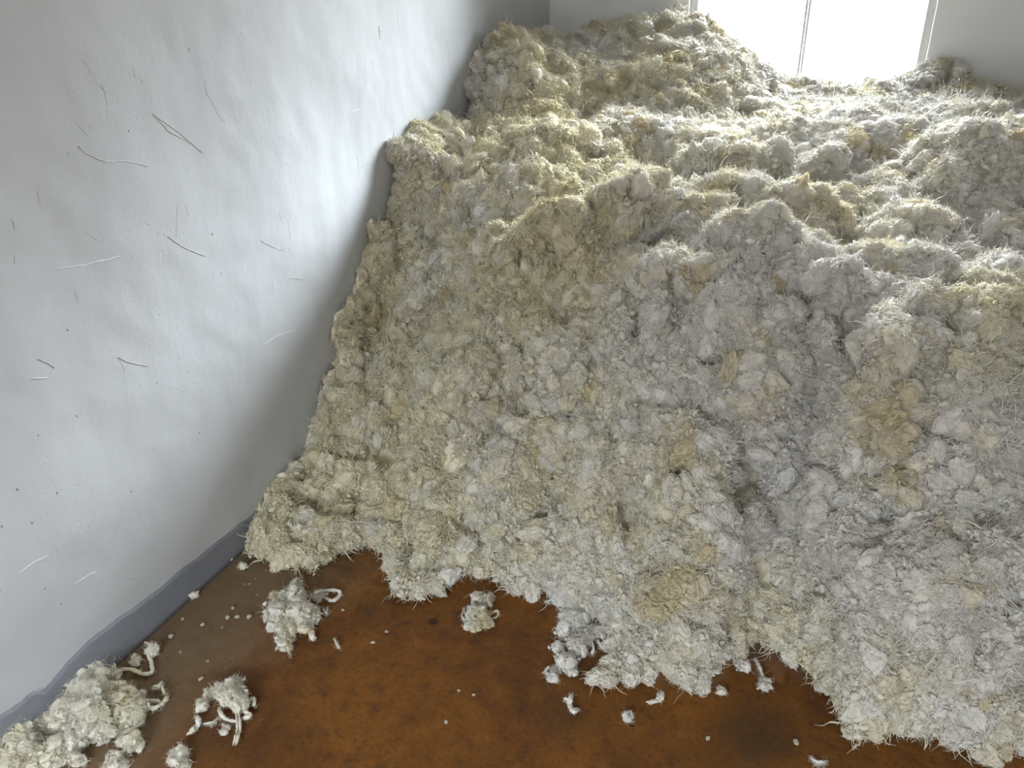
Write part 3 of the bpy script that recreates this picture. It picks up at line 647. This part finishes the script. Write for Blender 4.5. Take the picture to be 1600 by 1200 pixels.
tuft('wool_tuft', 'cream wool tuft with a looped side curl, lying on brown floor below the heap corner', 'wool tuft',
     [(455,935,24),(435,960,24),(468,962,26),(488,965,15),(448,985,18),(445,1003,12),(452,1013,6),(430,935,10),(465,915,11),(498,932,12)],
     [([(500,925),(528,924),(532,932),(520,940),(505,934)],3.0), ([(486,985),(486,995),(490,1000)],4), ([(452,1008),(453,1024)],1), ([(505,950),(510,958),(512,948)],1.4)], 1.1, 11)
tuft('wool_tuft', 'small round white wool tuft alone on brown floor, beside the dark round stain', 'wool tuft',
     [(747,962,20),(753,942,15),(764,936,9),(743,977,13),(760,976,10)], [([(764,962),(776,954),(778,962),(766,968)],1.6), ([(726,950),(722,962),(728,970)],1.4)], 1.0, 12)
tuft('wool_tuft', 'white fluffy wool tuft with trailing strands on the floor, between two wisps', 'wool tuft',
     [(370,1069,11),(362,1088,20),(338,1083,12),(378,1098,12),(316,1101,9),(325,1093,7)],
     [([(343,1106),(347,1118),(358,1126),(370,1127)],3.0), ([(370,1112),(373,1128),(373,1142),(370,1152),(366,1165)],2.2), ([(385,1100),(396,1092),(398,1104)],3.0), ([(380,1112),(390,1118),(378,1124)],3.4), ([(318,1131),(332,1128),(342,1120)],1.3)], 1.25, 13)
tuft('wool_scrap', 'pale curled wisp on the floor just left of the white tuft with trailing strands', 'wool scrap', [], [([(307,1120),(311,1128),(306,1138),(300,1142),(294,1148)],4.0)], 1, 14)
tuft('wool_scrap', 'small yellowish wool nub on the floor under the white trailing tuft', 'wool scrap', [(352,1141,6.5)], [([(348,1130),(352,1138)],1.6)], .8, 15)
tuft('wool_clump', 'large cream wool clump heaped against the grey skirting at lower left', 'wool clump',
     [(146,1026,22),(163,1028,16),(131,1044,26),(113,1061,26),(150,1060,24),(98,1087,28),(131,1092,32),(169,1085,17),(105,1122,28),(141,1126,30),(122,1150,22),(165,1143,17),(199,1092,20),(203,1115,22),(203,1158,16),(79,1134,20),(225,1104,9),(176,1057,12),(186,1074,10),(212,1032,7),(238,1014,9)],
     [([(176,1050),(205,1046),(226,1054),(240,1050),(238,1034),(234,1024),(242,1012),(228,1004)],3.4), ([(225,1108),(244,1108),(256,1100),(262,1090)],3.2), ([(226,1100),(240,1096),(250,1098)],2.6), ([(198,1142),(220,1132),(224,1126)],2.4), ([(175,1035),(179,1045),(172,1048)],2)], 1.5, 16)
tuft('wool_clump', 'cream wool clump cut off by the bottom left corner, beside the grey skirting', 'wool clump',
     [(28,1158,28),(6,1168,28),(15,1190,34),(47,1186,25),(90,1170,19),(81,1184,18),(97,1184,13),(60,1164,14),(118,1190,9)], [([(118,1192),(130,1182),(136,1190),(128,1196)],2.2), ([(122,1186),(123,1176)],1.4)], 1.5, 17)
tuft('wool_tuft', 'small white wool tuft at the bottom frame edge below the large skirting clump', 'wool tuft', [(180,1187,12),(190,1196,11),(170,1198,10)], [], 1, 18)
tuft('wool_tuft', 'small ragged white tuft at the bottom edge below the pale curled wisp', 'wool tuft', [(276,1184,12),(284,1196,12),(270,1190,8)], [([(284,1172),(291,1176),(292,1184)],3.2), ([(268,1172),(270,1180)],1.6)], 1, 19)
tuft('wool_scrap', 'thin pale wisp on the floor right of the large clump by the skirting', 'wool scrap', [], [([(238,1076),(248,1074),(252,1068)],2.6), ([(252,1068),(256,1078),(258,1084)],2.4)], 1, 20)
tuft('wool_tuft', 'long ragged white wool tuft trailing onto the floor from the middle foot of the heap', 'wool tuft',
     [(896,970,24),(880,985,14),(902,1008,19),(915,995,13),(885,1032,14),(870,1014,9),(890,1045,9),(863,1060,9),(868,1046,7),(928,988,12)],
     [([(924,1000),(928,1015),(924,1022)],2), ([(932,1000),(940,1012),(950,1016)],2.6), ([(851,1050),(858,1042)],1.6), ([(876,942),(862,939),(852,941)],1.6)], 1.05, 21)
tuft('wool_scrap', 'twisted white wool squiggle on brown floor left of the tongue of the heap', 'wool scrap', [], [([(893,1084),(891,1092),(890,1100),(894,1109),(903,1108)],4), ([(891,1096),(882,1091)],1.6)], 1, 22)
tuft('wool_scrap', 'small white wool nub alone on brown floor below the tongue of the heap', 'wool scrap', [(982,1122,7.5)], [([(984,1112),(987,1118)],2)], .9, 23)
tuft('wool_scrap', 'white hook shaped wool curl on the brown floor just under the heap foot', 'wool scrap', [], [([(1032,1081),(1032,1090),(1027,1096),(1014,1097)],3.6)], 1, 24)
tuft('wool_scrap', 'tiny round white wool ball on floor beneath the dark hollow of the heap foot', 'wool scrap', [(1128,1080,5.5)], [], .9, 25)
tuft('wool_scrap', 'dangling drop shaped lock of wool below the dark hollow at the heap foot', 'wool scrap', [(1196,1075,8),(1193,1064,6)], [([(1180,1030),(1187,1045),(1192,1062)],3)], 1, 26)
tuft('wool_scrap', 'small greyish wool nub in the dark hollow at the heap foot', 'wool scrap', [(1158,1042,9),(1152,1034,7),(1166,1038,6)], [], 1, 27)
tuft('wool_scrap', 'flat pale wool disc on dusty floor by the skirting, touching the heap corner', 'wool scrap', [(379,885,6.5)], [], .3, 28, fz=.3)
tuft('wool_scrap', 'pale wool shred on dusty floor against the skirting halfway to the heap', 'wool scrap', [(304,930,5),(298,928,3.5)], [], .5, 29, fz=.5)
tuft('wool_scrap', 'thin short white thread on brown floor right of the looped cream tuft', 'wool scrap', [], [([(523,998),(526,1004),(530,1013)],1.5)], 1, 30)
tuft('wool_scrap', 'thin pale flattened shred on brown floor at the bottom right near the heap', 'wool scrap', [], [([(1267,1184),(1278,1191),(1290,1190)],2.2)], 1, 31)
# hard little crumbs
def crumb(px, py, r, label, seed):
    V, F = ico(2); s = px_size(at_z(px, py)); rr_ = r*s
    V = V*(1+.35*vnoise(V*1.3+seed, 1.0, seed))[:, None]*np.array([rr_, rr_*.8, rr_*.45]); V[:, 2] -= V[:, 2].min()-.0003
    o = link('plaster_crumb', np_mesh('plaster_crumb', V, [F], False), M_CRUMB); p = at_z(px, py); o.location = (p[0], p[1], 0); o.rotation_euler = (0, 0, seed)
    tag(o, label, 'crumb', 'crumbs on the floor')
CR = [(1106,1155,4,'yellowish crumb alone on dark floor patch near the bottom right'),(1243,1161,5,'heart shaped pale crumb on brown floor in front of the heap, bottom right'),
      (717,1080,3,'upper of two tiny pale crumbs on the open brown floor'),(740,1087,3,'right of two tiny pale crumbs on the open brown floor'),(697,1129,3.5,'tiny pale crumb on open brown floor nearest the bottom edge'),
      (349,884,4,'pale crumb on dusty floor close to the skirting by the heap corner'),(360,876,4.5,'pale crumb pressed between skirting and heap corner'),
      (268,996,4.5,'pale flake on dusty floor midway along the visible skirting'),(356,967,4,'leftmost of three crumbs in a row left of the looped tuft'),(371,965,4,'middle of three crumbs in a row left of the looped tuft'),
      (390,965,4.5,'rightmost of three crumbs in a row left of the looped tuft'),(536,954,3,'tiny crumb just right of the looped cream tuft'),(583,1005,3.5,'tiny pale crumb on brown floor between looped tuft and dark stain'),
      (317,977,3.5,'small crumb on dusty floor left of the three crumbs in a row'),(364,951,3,'tiny crumb just above the three crumbs in a row'),(604,988,3,'tiny crumb on brown floor left of the dark round stain'),
      (314,1062,4,'flat pale flake on dusty floor above the white trailing tuft'),(286,968,3,'tiny crumb on dusty floor nearest the skirting middle')]
for i, (px, py, r, lb) in enumerate(CR): crumb(px, py, r, lb, i+1)
